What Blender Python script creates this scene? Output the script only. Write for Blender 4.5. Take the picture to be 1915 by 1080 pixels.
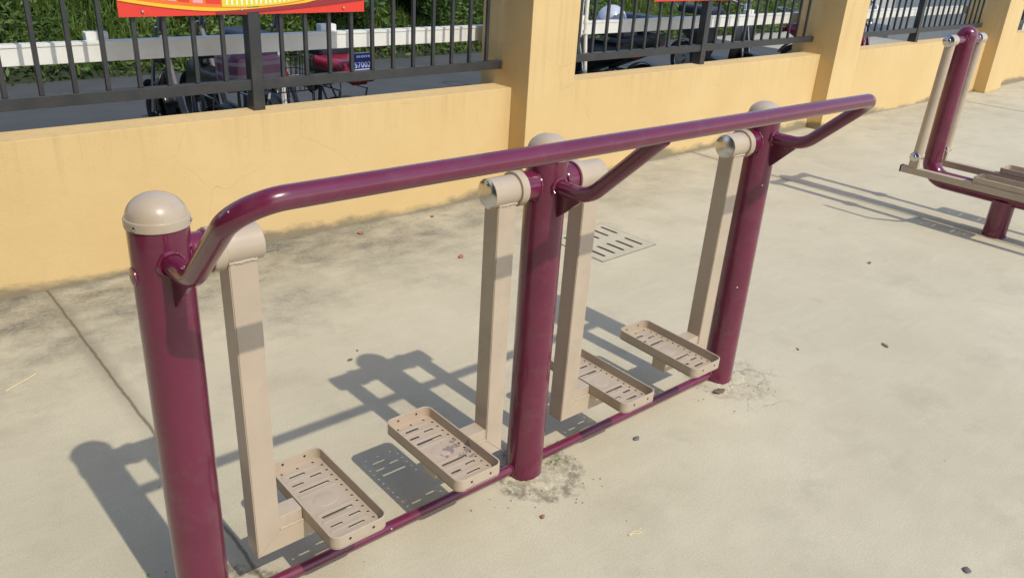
import bpy, bmesh, math, random
from math import sin, cos, pi, radians
from mathutils import Vector, Matrix, geometry
C = bpy.context.scene
for o in list(bpy.data.objects): bpy.data.objects.remove(o)
COL = C.collection

# ------------------------------------------------------------------ camera
cam_d = bpy.data.cameras.new("camera"); cam = bpy.data.objects.new("camera", cam_d); COL.objects.link(cam)
F = Vector((0.61103125, 0.6779367, -0.4087085)); R_ = Vector((0.758755, -0.64876811, 0.05823049)); U_ = Vector((0.22568046, 0.34569027, 0.91080545))
cam.matrix_world = Matrix(((R_.x, U_.x, -F.x, -0.459066), (R_.y, U_.y, -F.y, -1.5267), (R_.z, U_.z, -F.z, 1.578765), (0, 0, 0, 1)))
cam_d.sensor_width = 36; cam_d.lens = 28.497; cam_d.clip_start = 0.02; cam_d.clip_end = 2000
C.camera = cam
C.render.resolution_x = 1024; C.render.resolution_y = 577
# ------------------------------------------------------------------ sky, sun, exposure
SUN_EL = radians(50)
w = bpy.data.worlds.new("World"); C.world = w; w.use_nodes = True
nt = w.node_tree; bg = nt.nodes['Background']; sk = nt.nodes.new('ShaderNodeTexSky'); sk.sky_type = 'NISHITA'
sk.sun_disc = False; sk.sun_elevation = SUN_EL; sk.sun_rotation = radians(178.4)
sk.air_density = 1.0; sk.dust_density = 1.0; sk.ozone_density = 1.0
nt.links.new(sk.outputs[0], bg.inputs[0]); bg.inputs[1].default_value = 0.15
sd = bpy.data.lights.new("sun", 'SUN'); sd.energy = 2.08; sd.angle = radians(0.7); sd.color = (1.0, 0.93, 0.79)
sun = bpy.data.objects.new("sun", sd); COL.objects.link(sun); sun.location = (0, -6, 8)
sun.rotation_euler = Vector((-0.028 * cos(SUN_EL), cos(SUN_EL), -sin(SUN_EL))).to_track_quat('-Z', 'Y').to_euler()
C.view_settings.view_transform = 'Standard'; C.view_settings.look = 'None'; C.view_settings.gamma = 1
C.view_settings.use_curve_mapping = False; C.view_settings.exposure = 0.51

# ------------------------------------------------------------------ material helpers
def new_mat(name):
    m = bpy.data.materials.new(name); m.use_nodes = True
    return m, m.node_tree, m.node_tree.nodes['Principled BSDF']
def N(t, typ, **kw):
    n = t.nodes.new(typ)
    for k, v in kw.items(): setattr(n, k, v)
    return n
def noise(t, vec, scale, detail=4, rough=.55, dist=0.0):
    n = N(t, 'ShaderNodeTexNoise'); n.inputs['Scale'].default_value = scale; n.inputs['Detail'].default_value = detail
    n.inputs['Roughness'].default_value = rough; n.inputs['Distortion'].default_value = dist
    t.links.new(vec, n.inputs['Vector']); return n.outputs['Fac']
def ramp(t, fac, a, b, ca=(0, 0, 0, 1), cb=(1, 1, 1, 1)):
    n = N(t, 'ShaderNodeValToRGB'); e = n.color_ramp.elements; e[0].position = a; e[1].position = b; e[0].color = ca; e[1].color = cb
    t.links.new(fac, n.inputs[0]); return n.outputs[0]
def mixc(t, fac, a, b, blend='MIX'):
    n = N(t, 'ShaderNodeMix', data_type='RGBA', blend_type=blend)
    for s, v in ((0, fac), (6, a), (7, b)):
        if hasattr(v, 'is_output'): t.links.new(v, n.inputs[s])
        elif s == 0: n.inputs[0].default_value = v
        else: n.inputs[s].default_value = (*v[:3], 1)
    return n.outputs[2]
def mth(t, op, a, b=0.0, c=None, clamp=False):
    n = N(t, 'ShaderNodeMath', operation=op); n.use_clamp = clamp
    for i, v in enumerate((a, b, c)):
        if v is None: continue
        if hasattr(v, 'is_output'): t.links.new(v, n.inputs[i])
        else: n.inputs[i].default_value = v
    return n.outputs[0]
def maprange(t, v, a, b, c=0.0, d=1.0):
    n = N(t, 'ShaderNodeMapRange'); n.clamp = True; t.links.new(v, n.inputs[0])
    for i, x in enumerate((a, b, c, d)): n.inputs[i + 1].default_value = x
    return n.outputs[0]
def bump(t, h, strength, dist, bsdf, prev=None):
    n = N(t, 'ShaderNodeBump'); n.inputs['Strength'].default_value = strength; n.inputs['Distance'].default_value = dist
    t.links.new(h, n.inputs['Height'])
    if prev: t.links.new(prev, n.inputs['Normal'])
    t.links.new(n.outputs[0], bsdf.inputs['Normal']); return n.outputs[0]
def coords(t, kind='Object', scale=None, loc=None):
    v = N(t, 'ShaderNodeTexCoord').outputs[kind] if kind != 'Position' else N(t, 'ShaderNodeNewGeometry').outputs['Position']
    if scale or loc:
        m = N(t, 'ShaderNodeMapping'); t.links.new(v, m.inputs[0])
        if scale: m.inputs['Scale'].default_value = scale
        if loc: m.inputs['Location'].default_value = loc
        v = m.outputs[0]
    return v

def paint(name, col, rough=.35, coat=0.0, var=.10, chips=None, metallic=0.0, dirt=None, peel=0.02):
    m, t, b = new_mat(name); v = coords(t, 'Position')
    n1 = noise(t, v, 9, 5); n2 = noise(t, v, 70, 3)
    c = mixc(t, maprange(t, n1, .3, .7), [x * (1 - var) for x in col], [min(1, x * (1 + var)) for x in col])
    if dirt:
        d = ramp(t, noise(t, v, 14, 6, .65), .52, .72)
        c = mixc(t, mth(t, 'MULTIPLY', d, dirt[3]), c, dirt[:3])
    if chips:
        vo = N(t, 'ShaderNodeTexVoronoi', feature='F1'); vo.inputs['Scale'].default_value = 34; t.links.new(v, vo.inputs['Vector'])
        mask = mth(t, 'LESS_THAN', vo.outputs['Distance'], .10)
        wn = N(t, 'ShaderNodeTexWhiteNoise'); t.links.new(vo.outputs['Color'], wn.inputs['Vector'])
        sel = mth(t, 'GREATER_THAN', wn.outputs['Value'], .989)
        c = mixc(t, mth(t, 'MULTIPLY', mask, sel), c, chips)
    t.links.new(c, b.inputs['Base Color'])
    t.links.new(maprange(t, n1, .3, .7, rough * .8, rough * 1.25), b.inputs['Roughness'])
    b.inputs['Coat Weight'].default_value = coat; b.inputs['Coat Roughness'].default_value = .06
    b.inputs['Metallic'].default_value = metallic
    bump(t, n2, peel * 4, .002, b)
    return m
M = {}
M['purple'] = paint('purple_gloss_paint', (.140, .0130, .045), .22, .45, .10, chips=(.6, .55, .55), peel=.002, dirt=(.17, .10, .11, .22))
M['beige'] = paint('beige_enamel', (.49, .398, .298), .34, .35, .05, dirt=(.28, .20, .13, .20))
M['beige_worn'] = paint('beige_enamel_dusty', (.48, .392, .295), .5, .05, .06, dirt=(.30, .23, .17, .25))
M['dark_metal'] = paint('charcoal_fence_paint', (.031, .033, .035), .45, .1, .18, dirt=(.16, .10, .06, .18))
M['hole_shade'] = paint('painted_hole_shade', (.030, .022, .017), .7)  # near-black stands in for shade inside tray holes and drain slots
M['rubber'] = paint('black_rubber', (.018, .018, .019), .6, 0, .2)
M['blackplastic'] = paint('black_plastic', (.022, .022, .024), .35, .1, .2)
M['bluefabric'] = paint('navy_seat_vinyl', (.025, .03, .05), .42, 0, .2)
M['red_paint'] = paint('crimson_paint', (.30, .010, .030), .3, .3)
M['white_paint'] = paint('white_enamel', (.78, .78, .74), .35, .1, .05, dirt=(.5, .45, .36, .15))
M['pvc'] = paint('cream_pvc', (.80, .77, .68), .35, .1, .04)
M['grey_metal'] = paint('grey_cabinet_paint', (.13, .13, .125), .5, 0, .1)
M['panel'] = paint('pale_panel_paint', (.62, .62, .58), .5, 0, .06)
M['silver_blue'] = paint('pearl_blue_white_shell', (.55, .60, .72), .22, .5, .2)
M['leaf_brown'] = paint('dry_leaf', (.20, .14, .09), .8, 0, .3)
M['leaf_grey'] = paint('grey_leaf', (.17, .15, .145), .8, 0, .3)
M['straw'] = paint('straw', (.70, .60, .36), .7)
M['brick'] = paint('brick_chip', (.38, .16, .10), .9, 0, .3)
M['pebble'] = paint('reddish_stone', (.30, .15, .11), .7, 0, .3)
def chrome():
    m, t, b = new_mat('chrome'); b.inputs['Metallic'].default_value = 1; b.inputs['Base Color'].default_value = (.56, .56, .57, 1)
    v = coords(t, 'Position'); t.links.new(maprange(t, noise(t, v, 30), .3, .7, .10, .26), b.inputs['Roughness']); bump(t, noise(t, v, 25, 2), .10, .002, b)
    return m
M['chrome'] = chrome()
def plain(name, col, rough=.5):
    m, t, b = new_mat(name); v = coords(t, 'Position')
    t.links.new(mixc(t, noise(t, v, 40), [x * .93 for x in col], [min(1, x * 1.05) for x in col]), b.inputs['Base Color']); b.inputs['Roughness'].default_value = rough
    return m
M['ban_red'] = plain('banner_red', (.72, .045, .025)); M['ban_yellow'] = plain('banner_yellow', (.85, .50, .03)); M['ban_dark'] = plain('banner_maroon', (.28, .025, .03))
M['ban_lemon'] = plain('banner_lemon', (.75, .62, .05)); M['ban_pink'] = plain('banner_pink', (.85, .35, .42)); M['ban_cream'] = plain('banner_cream', (.9, .85, .6)); M['ban_orange'] = plain('banner_orange', (.8, .17, .02))
M['plate_blue'] = plain('plate_blue', (.014, .035, .24)); M['plate_text'] = plain('plate_lettering', (.6, .68, .85)); M['plaid'] = None

def tray_worn():
    m, t, b = new_mat('beige_enamel_scuffed'); v = coords(t, 'Position'); o = coords(t, 'Object')
    n1 = noise(t, v, 12, 5)
    c = mixc(t, n1, (.46, .365, .275), (.54, .435, .33))
    d = N(t, 'ShaderNodeVectorMath', operation='DISTANCE'); t.links.new(o, d.inputs[0]); d.inputs[1].default_value = (.042, -.020, 0.0)
    msk = mth(t, 'MULTIPLY', maprange(t, d.outputs['Value'], .025, .075, 1, 0), 1.0)
    nn = mth(t, 'ADD', mth(t, 'MULTIPLY', noise(t, v, 26, 3, .5, 1.2), 1.0), mth(t, 'MULTIPLY', msk, .26))
    c = mixc(t, maprange(t, nn, .735, .755), c, (.27, .215, .20))
    t.links.new(c, b.inputs['Base Color']); b.inputs['Roughness'].default_value = .48
    return m
M['tray_worn'] = tray_worn()
def plaid():
    m, t, b = new_mat('purple_plaid_fabric'); v = coords(t, 'Object')
    sx = N(t, 'ShaderNodeSeparateXYZ'); t.links.new(v, sx.inputs[0])
    a = mth(t, 'GREATER_THAN', mth(t, 'SINE', mth(t, 'MULTIPLY', sx.outputs[1], 90)), .5); c2 = mth(t, 'GREATER_THAN', mth(t, 'SINE', mth(t, 'MULTIPLY', sx.outputs[2], 90)), .6)
    c = mixc(t, a, (.14, .05, .09), (.30, .14, .20)); c = mixc(t, mth(t, 'MULTIPLY', c2, .6), c, (.45, .38, .42))
    t.links.new(c, b.inputs['Base Color']); b.inputs['Roughness'].default_value = .45; return m
M['plaid'] = plaid()

# stucco wall: coordinates are wall-local metres, z up from the ground
def stucco():
    m, t, b = new_mat('yellow_stucco'); v = coords(t, 'Position'); sp = N(t, 'ShaderNodeSeparateXYZ'); t.links.new(v, sp.inputs[0]); z = sp.outputs[2]
    big = noise(t, v, 1.3, 5, .6); fine = noise(t, v, 45, 5, .6)
    c = mixc(t, maprange(t, big, .3, .7), (.640, .448, .200), (.715, .520, .252))
    c = mixc(t, mth(t, 'MULTIPLY', fine, .25), c, (.60, .43, .19))
    # hairline cracks
    dv = N(t, 'ShaderNodeVectorMath', operation='ADD'); t.links.new(v, dv.inputs[0])
    nz = N(t, 'ShaderNodeTexNoise'); nz.inputs['Scale'].default_value = 6; t.links.new(v, nz.inputs['Vector'])
    sc = N(t, 'ShaderNodeVectorMath', operation='SCALE'); sc.inputs[3].default_value = .12; t.links.new(nz.outputs['Color'], sc.inputs[0]); t.links.new(sc.outputs[0], dv.inputs[1])
    vo = N(t, 'ShaderNodeTexVoronoi', feature='DISTANCE_TO_EDGE'); vo.inputs['Scale'].default_value = 1.9; t.links.new(dv.outputs[0], vo.inputs['Vector'])
    crack = maprange(t, vo.outputs['Distance'], .001, .005, 1, 0)
    cm = mth(t, 'MULTIPLY', crack, ramp(t, noise(t, v, 1.6, 2), .52, .60))
    c = mixc(t, mth(t, 'MULTIPLY', cm, .20), c, (.36, .25, .12))
    # vertical rain streaks under the top edge
    vs = coords(t, 'Position', scale=(26, 26, .8)); st = noise(t, vs, 1.0, 4, .6)
    topm = maprange(t, z, .40, .675)
    c = mixc(t, mth(t, 'MULTIPLY', mth(t, 'MULTIPLY', ramp(t, st, .50, .75), topm), .36), c, (.42, .29, .13))
    # small pits and smudges
    sm = ramp(t, noise(t, v, 22, 4, .7), .68, .76)
    c = mixc(t, mth(t, 'MULTIPLY', sm, .35), c, (.40, .30, .16))
    # mildew rising from the ground
    nb = noise(t, coords(t, 'Position', scale=(1, 1, 2.2)), 8, 6, .7); nb2 = noise(t, v, 1.1, 3)
    hgt = mth(t, 'ADD', mth(t, 'MULTIPLY', nb, .11), mth(t, 'MULTIPLY', maprange(t, nb2, .35, .65), .085))
    rel = mth(t, 'SUBTRACT', hgt, mth(t, 'ADD', z, .02))
    mil = maprange(t, rel, .015, .06)
    c = mixc(t, mth(t, 'MULTIPLY', mil, .80), c, (.17, .155, .115))
    t.links.new(c, b.inputs['Base Color']); b.inputs['Roughness'].default_value = .85
    h = mth(t, 'ADD', noise(t, v, 160, 3), mth(t, 'MULTIPLY', noise(t, v, 14, 4), 1.5)); h = mth(t, 'SUBTRACT', h, mth(t, 'MULTIPLY', cm, 1.2))
    bump(t, h, .22, .006, b); return m
M['stucco'] = stucco()

WA = math.atan(0.02919816); WO = Vector((0, 2.19966, 0))
def concrete():
    m, t, b = new_mat('old_concrete'); v = coords(t, 'Position'); sp = N(t, 'ShaderNodeSeparateXYZ'); t.links.new(v, sp.inputs[0]); x, y = sp.outputs[0], sp.outputs[1]
    big = noise(t, v, .8, 6, .62); mid = noise(t, v, 5, 6, .65); fine = noise(t, v, 190, 6, .8); grit = noise(t, v, 520, 2, .7)
    c = mixc(t, maprange(t, big, .32, .68), (.525, .474, .338), (.645, .588, .435))
    c = mixc(t, mth(t, 'MULTIPLY', maprange(t, mid, .40, .66), .30), c, (.46, .405, .28))
    c = mixc(t, mth(t, 'MULTIPLY', maprange(t, fine, .42, .60), .55), c, (.37, .325, .235))
    c = mixc(t, mth(t, 'MULTIPLY', ramp(t, grit, .55, .64), .60), c, (.68, .64, .52))
    # trowel strokes
    s1 = noise(t, coords(t, 'Position', scale=(3.0, 17, 1)), 1.0, 7, .75, .5)
    c = mixc(t, mth(t, 'MULTIPLY', ramp(t, s1, .50, .70), .20), c, (.68, .63, .47))
    s2_ = noise(t, coords(t, 'Position', scale=(5, 24, 1), loc=(9, 4, 2)), 1.0, 6, .75, .4)
    c = mixc(t, mth(t, 'MULTIPLY', ramp(t, s2_, .54, .72), .14), c, (.34, .30, .215))
    # dark specks
    vo = N(t, 'ShaderNodeTexVoronoi', feature='F1'); vo.inputs['Scale'].default_value = 16; t.links.new(v, vo.inputs['Vector'])
    wn = N(t, 'ShaderNodeTexWhiteNoise'); t.links.new(vo.outputs['Color'], wn.inputs['Vector'])
    spk = mth(t, 'MULTIPLY', mth(t, 'LESS_THAN', mth(t, 'ADD', vo.outputs['Distance'], mth(t, 'MULTIPLY', fine, .15)), .125), mth(t, 'GREATER_THAN', wn.outputs['Value'], .88))
    c = mixc(t, mth(t, 'MULTIPLY', spk, .6), c, (.12, .10, .07))
    # soft greenish blotches
    bl = ramp(t, noise(t, coords(t, 'Position', loc=(3, 7, 0)), 2.6, 6, .68), .54, .72)
    c = mixc(t, mth(t, 'MULTIPLY', bl, .30), c, (.28, .25, .175))
    # grime along the foot of the wall: distance in front of the wall line
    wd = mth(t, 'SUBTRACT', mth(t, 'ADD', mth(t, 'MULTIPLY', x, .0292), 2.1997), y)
    gr = mth(t, 'ADD', wd, mth(t, 'MULTIPLY', mth(t, 'SUBTRACT', noise(t, v, 2.6, 6, .7), .5), 1.5))
    leftm = maprange(t, x, 1.2, 4.5, 1.15, .40)
    g1 = mth(t, 'MULTIPLY', maprange(t, gr, .25, .95, 1, 0), leftm)
    gn = mth(t, 'MULTIPLY', ramp(t, noise(t, coords(t, 'Position', scale=(.8, 1.25, 1)), 4.0, 6, .66, .2), .26, .66), maprange(t, noise(t, v, 60, 4, .7), .34, .58, .65, 1))
    c = mixc(t, mth(t, 'MULTIPLY', mth(t, 'MULTIPLY', g1, gn), .92, clamp=True), c, (.125, .118, .095))
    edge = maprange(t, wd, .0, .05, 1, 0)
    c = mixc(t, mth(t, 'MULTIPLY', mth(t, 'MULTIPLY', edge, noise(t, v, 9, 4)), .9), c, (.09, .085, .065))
    # crusty rings round the three posts
    hsum = None
    for (px, py, rr) in ((0, 0, .17), (1.015, -.015, .13), (2.03, -.01, .15)):
        d = N(t, 'ShaderNodeVectorMath', operation='DISTANCE'); t.links.new(v, d.inputs[0]); d.inputs[1].default_value = (px + .03, py - .02, 0)
        dd = mth(t, 'ADD', d.outputs['Value'], mth(t, 'MULTIPLY', mth(t, 'SUBTRACT', noise(t, v, 11, 5, .7), .5), .16))
        ring = mth(t, 'MULTIPLY', maprange(t, dd, rr - .05, rr - .005), maprange(t, dd, rr + .005, rr + .03, 1, 0))
        inner = maprange(t, dd, rr - .01, rr + .01, 1, 0)
        k = .7 if px < 1.5 else .25
        sp2 = ramp(t, noise(t, v, 30, 5, .75), .42, .58)
        c = mixc(t, mth(t, 'MULTIPLY', mth(t, 'MULTIPLY', ring, sp2), k), c, (.075, .07, .05))
        c = mixc(t, mth(t, 'MULTIPLY', mth(t, 'MULTIPLY', inner, sp2), .55 * k / .7), c, (.22, .19, .12))
        hh = mth(t, 'MULTIPLY', inner, mth(t, 'ADD', noise(t, v, 30, 5, .8), .2))
        hsum = hh if hsum is None else mth(t, 'ADD', hsum, hh)
    # cracks by the far post
    nz = N(t, 'ShaderNodeTexNoise'); nz.inputs['Scale'].default_value = 9; t.links.new(v, nz.inputs['Vector'])
    sc = N(t, 'ShaderNodeVectorMath', operation='SCALE'); sc.inputs[3].default_value = .16; t.links.new(nz.outputs['Color'], sc.inputs[0])
    dv = N(t, 'ShaderNodeVectorMath', operation='ADD'); t.links.new(v, dv.inputs[0]); t.links.new(sc.outputs[0], dv.inputs[1])
    v2 = N(t, 'ShaderNodeTexVoronoi', feature='DISTANCE_TO_EDGE'); v2.inputs['Scale'].default_value = 6; t.links.new(dv.outputs[0], v2.inputs['Vector'])
    d = N(t, 'ShaderNodeVectorMath', operation='DISTANCE'); t.links.new(v, d.inputs[0]); d.inputs[1].default_value = (2.10, -.10, 0)
    ck = mth(t, 'MULTIPLY', maprange(t, v2.outputs['Distance'], .004, .02, 1, 0), maprange(t, d.outputs['Value'], .10, .24, 1, 0))
    c = mixc(t, mth(t, 'MULTIPLY', ck, .45), c, (.13, .11, .075))
    # expansion joints running away from the wall
    jn = mth(t, 'MULTIPLY', mth(t, 'SUBTRACT', noise(t, v, 7, 5, .7), .5), .022)
    js = None
    for jx, wdt in ((.165, .005), (4.87, .006), (9.93, .007), (-4.6, .006), (15, .007)):
        dj = mth(t, 'ABSOLUTE', mth(t, 'ADD', mth(t, 'SUBTRACT', x, jx), jn))
        jm = maprange(t, dj, wdt * .5, wdt * 1.5, 1, 0); jw = mth(t, 'MULTIPLY', maprange(t, dj, .008, .05, 1, 0), maprange(t, wd, .9, 1.5, .6, .12))
        c = mixc(t, jw, c, (.27, .235, .165)); c = mixc(t, mth(t, 'MULTIPLY', jm, .72), c, (.105, .08, .05))
        js = jm if js is None else mth(t, 'ADD', js, jm)
    t.links.new(c, b.inputs['Base Color']); b.inputs['Roughness'].default_value = .9
    h = mth(t, 'ADD', mth(t, 'MULTIPLY', fine, .6), mth(t, 'ADD', mth(t, 'MULTIPLY', mid, 1.2), mth(t, 'MULTIPLY', grit, .25)))
    h = mth(t, 'SUBTRACT', h, mth(t, 'MULTIPLY', js, 1.6)); h = mth(t, 'ADD', h, mth(t, 'MULTIPLY', hsum, 1.5)); h = mth(t, 'SUBTRACT', h, mth(t, 'MULTIPLY', ck, .8))
    bump(t, h, .30, .004, b); return m
M['concrete'] = concrete()
def rough_mat(name, a, b_, scale=6, bm=.3):
    m, t, b = new_mat(name); v = coords(t, 'Position'); n1 = noise(t, v, scale, 6, .65); n2 = noise(t, v, scale * 18, 4, .7)
    c = mixc(t, maprange(t, n1, .3, .7), a, b_); c = mixc(t, mth(t, 'MULTIPLY', n2, .3), c, [x * .7 for x in a])
    t.links.new(c, b.inputs['Base Color']); b.inputs['Roughness'].default_value = .9; bump(t, n2, bm, .006, b); return m
M['asphalt'] = rough_mat('dark_asphalt', (.060, .066, .072), (.084, .090, .096), 2)
M['pale_paving'] = rough_mat('pale_paving', (.36, .34, .29), (.46, .44, .38), 2)
M['grit'] = rough_mat('loose_grit', (.20, .17, .12), (.42, .37, .28), 60)
M['render_grey'] = rough_mat('grey_render', (.055, .058, .055), (.075, .078, .072), 3)
M['glass_dark'] = paint('dark_window_glass', (.02, .024, .028), .08, .3)
M['soil'] = rough_mat('dark_soil', (.018, .028, .010), (.035, .05, .018), 4)
M['drain'] = rough_mat('cast_drain_cover', (.47, .43, .32), (.56, .52, .40), 12)
M['drain_gap'] = rough_mat('drain_gap_dirt', (.16, .14, .10), (.26, .23, .17), 30)
def leafmat(name, a, b_, tr=.35):
    m, t, b = new_mat(name); v = coords(t, 'Position'); n1 = noise(t, v, 3, 3); n2 = noise(t, v, 35, 3)
    c = mixc(t, maprange(t, n1, .35, .65), a, b_); c = mixc(t, mth(t, 'MULTIPLY', n2, .4), c, [x * .55 for x in a])
    t.links.new(c, b.inputs['Base Color']); b.inputs['Roughness'].default_value = .5
    tl = N(t, 'ShaderNodeBsdfTranslucent'); t.links.new(c, tl.inputs[0]); mx = N(t, 'ShaderNodeMixShader'); mx.inputs[0].default_value = tr
    out = t.nodes['Material Output']; t.links.new(b.outputs[0], mx.inputs[1]); t.links.new(tl.outputs[0], mx.inputs[2]); t.links.new(mx.outputs[0], out.inputs[0]); return m
M['grass'] = leafmat('long_grass', (.13, .22, .04), (.29, .38, .09), .40); M['cover'] = leafmat('weed_leaves', (.075, .15, .035), (.23, .33, .08), .40); M['shrub'] = leafmat('shrub_leaves', (.06, .13, .03), (.13, .23, .05))

# ------------------------------------------------------------------ mesh builder
def frame(d):
    d = d.normalized(); a = Vector((0, 0, 1)) if abs(d.z) < .9 else Vector((1, 0, 0))
    u = d.cross(a).normalized(); return u, d.cross(u).normalized()
def fillet(pts, rad, n=10):
    pts = [Vector(p) for p in pts]; rs = rad if isinstance(rad, (list, tuple)) else [rad] * (len(pts) - 2); out = [pts[0]]
    for i in range(1, len(pts) - 1):
        p, a, b = pts[i], (pts[i - 1] - pts[i]).normalized(), (pts[i + 1] - pts[i]).normalized(); r = rs[i - 1]
        ang = a.angle(b); tt = r / math.tan(ang / 2); c = p + (a + b).normalized() * (r / sin(ang / 2)); s, e = p + a * tt, p + b * tt
        v0, v1 = s - c, e - c; om = v0.angle(v1)
        for k in range(n + 1):
            q = k / n; out.append(c + (v0 * sin((1 - q) * om) + v1 * sin(q * om)) / sin(om))
    out.append(pts[-1]); return out
class MB:
    def __init__(s): s.b = bmesh.new(); s.mi = 0
    def _new(s, n0):
        for f in list(s.b.faces)[n0:]: f.material_index = s.mi
    def box(s, x0, x1, y0, y1, z0, z1, bev=0.0, seg=2, mat=None):
        t = bmesh.new(); r = bmesh.ops.create_cube(t, size=1)
        for v in t.verts: v.co = Vector((x0 + (v.co.x + .5) * (x1 - x0), y0 + (v.co.y + .5) * (y1 - y0), z0 + (v.co.z + .5) * (z1 - z0)))
        if bev: bmesh.ops.bevel(t, geom=list(t.edges), offset=bev, segments=seg, profile=.5, affect='EDGES')
        return s.merge(t, mat)
    def merge(s, t, mat=None):
        me = bpy.data.meshes.new('tmp')
        if mat: t.transform(mat)
        for f in t.faces: f.material_index = s.mi
        t.to_mesh(me); t.free(); s.b.from_mesh(me); bpy.data.meshes.remove(me); return s
    def tube(s, pts, r, seg=20, caps=True):
        pts = [Vector(p) for p in pts]; rs = r if isinstance(r, (list, tuple)) else [r] * len(pts)
        d0 = pts[1] - pts[0]; u, v = frame(d0); rings = []; prev = d0.normalized()
        for i, p in enumerate(pts):
            if i == 0: d = (pts[1] - pts[0]).normalized()
            elif i == len(pts) - 1: d = (pts[-1] - pts[-2]).normalized()
            else: d = ((pts[i] - pts[i - 1]).normalized() + (pts[i + 1] - pts[i]).normalized()).normalized()
            q = prev.rotation_difference(d); u = q @ u; v = q @ v; prev = d
            rings.append([s.b.verts.new(p + (u * cos(2 * pi * k / seg) + v * sin(2 * pi * k / seg)) * rs[i]) for k in range(seg)])
        for a, b in zip(rings, rings[1:]):
            for k in range(seg):
                f = s.b.faces.new((a[k], a[(k + 1) % seg], b[(k + 1) % seg], b[k])); f.material_index = s.mi
        if caps:
            for ring in (rings[0][::-1], rings[-1]):
                f = s.b.faces.new(ring); f.material_index = s.mi
        return s
    def lathe(s, prof, o=(0, 0, 0), axis=(0, 0, 1), seg=40):
        o = Vector(o); ax = Vector(axis).normalized(); u, v = frame(ax); rings = []
        for r, h in prof:
            if r < 1e-6: rings.append([s.b.verts.new(o + ax * h)])
            else: rings.append([s.b.verts.new(o + ax * h + (u * cos(2 * pi * k / seg) + v * sin(2 * pi * k / seg)) * r) for k in range(seg)])
        for a, b in zip(rings, rings[1:]):
            for k in range(seg):
                k2 = (k + 1) % seg
                if len(a) == 1 and len(b) == 1: continue
                vs = (a[0], b[k2], b[k]) if len(a) == 1 else (a[k], a[k2], b[0]) if len(b) == 1 else (a[k], a[k2], b[k2], b[k])
                f = s.b.faces.new(vs); f.material_index = s.mi
        return s
    def ring(s, c, axis, R, r, seg=36, n=8, wob=0.0, seed=0):
        rnd = random.Random(seed); c = Vector(c); ax = Vector(axis).normalized(); u, v = frame(ax); rings = []
        for i in range(seg):
            a = 2 * pi * i / seg; d = u * cos(a) + v * sin(a); rr = r * (1 + wob * rnd.uniform(-1, 1))
            rings.append([s.b.verts.new(c + d * (R + rr * cos(2 * pi * k / n)) + ax * rr * sin(2 * pi * k / n)) for k in range(n)])
        for i in range(seg):
            a, b = rings[i], rings[(i + 1) % seg]
            for k in range(n):
                f = s.b.faces.new((a[k], a[(k + 1) % n], b[(k + 1) % n], b[k])); f.material_index = s.mi
        return s
    def prism(s, poly, axis, a, b):   # poly in the two other axes, extruded a..b along axis
        def P(p, h): return Vector((h, p[0], p[1])) if axis == 'x' else Vector((p[0], h, p[1])) if axis == 'y' else Vector((p[0], p[1], h))
        A = [s.b.verts.new(P(p, a)) for p in poly]; B = [s.b.verts.new(P(p, b)) for p in poly]; n = len(poly)
        fs = [s.b.faces.new(A), s.b.faces.new(B[::-1])] + [s.b.faces.new((A[i], B[i], B[(i + 1) % n], A[(i + 1) % n])) for i in range(n)]
        for f in fs: f.material_index = s.mi
        return s
    def plate(s, outer, holes, z0, z1, wall_mi=None):   # perforated plate by constrained triangulation
        x0_, x1_, y0_, y1_ = min(p[0] for p in outer), max(p[0] for p in outer), min(p[1] for p in outer), max(p[1] for p in outer)
        vs = [Vector(p) for p in outer]; es = [(i, (i + 1) % len(outer)) for i in range(len(outer))]
        for h in holes:
            k = len(vs); vs += [Vector(p) for p in h]; es += [(k + i, k + (i + 1) % len(h)) for i in range(len(h))]
        V, E_, Fs, *_ = geometry.delaunay_2d_cdt(vs, es, [], 0, 1e-6)
        def inside(p, poly):
            c = False; j = len(poly) - 1
            for i in range(len(poly)):
                if (poly[i][1] > p.y) != (poly[j][1] > p.y) and p.x < (poly[j][0] - poly[i][0]) * (p.y - poly[i][1]) / (poly[j][1] - poly[i][1]) + poly[i][0]: c = not c
                j = i
            return c
        keep = []
        for f in Fs:
            ctr = sum((V[i] for i in f), Vector((0, 0))) / len(f)
            if inside(ctr, outer) and not any(inside(ctr, h) for h in holes): keep.append(list(f))
        top = [s.b.verts.new((p.x, p.y, z1)) for p in V]; bot = [s.b.verts.new((p.x, p.y, z0)) for p in V]; cnt = {}
        for f in keep:
            for i in range(len(f)):
                e = (f[i], f[(i + 1) % len(f)]); cnt[e] = cnt.get(e, 0) + 1
            q = s.b.faces.new([top[i] for i in f]); q.material_index = s.mi; q = s.b.faces.new([bot[i] for i in reversed(f)]); q.material_index = s.mi
        for (a, b) in cnt:
            if (b, a) not in cnt:
                q = s.b.faces.new((top[a], bot[a], bot[b], top[b])); q.material_index = s.mi
                m_ = (V[a] + V[b]) / 2
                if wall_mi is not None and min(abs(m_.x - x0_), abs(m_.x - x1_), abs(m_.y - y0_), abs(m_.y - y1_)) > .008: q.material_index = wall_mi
        for v in top + bot:
            if not v.link_faces: s.b.verts.remove(v)
        return s
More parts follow.
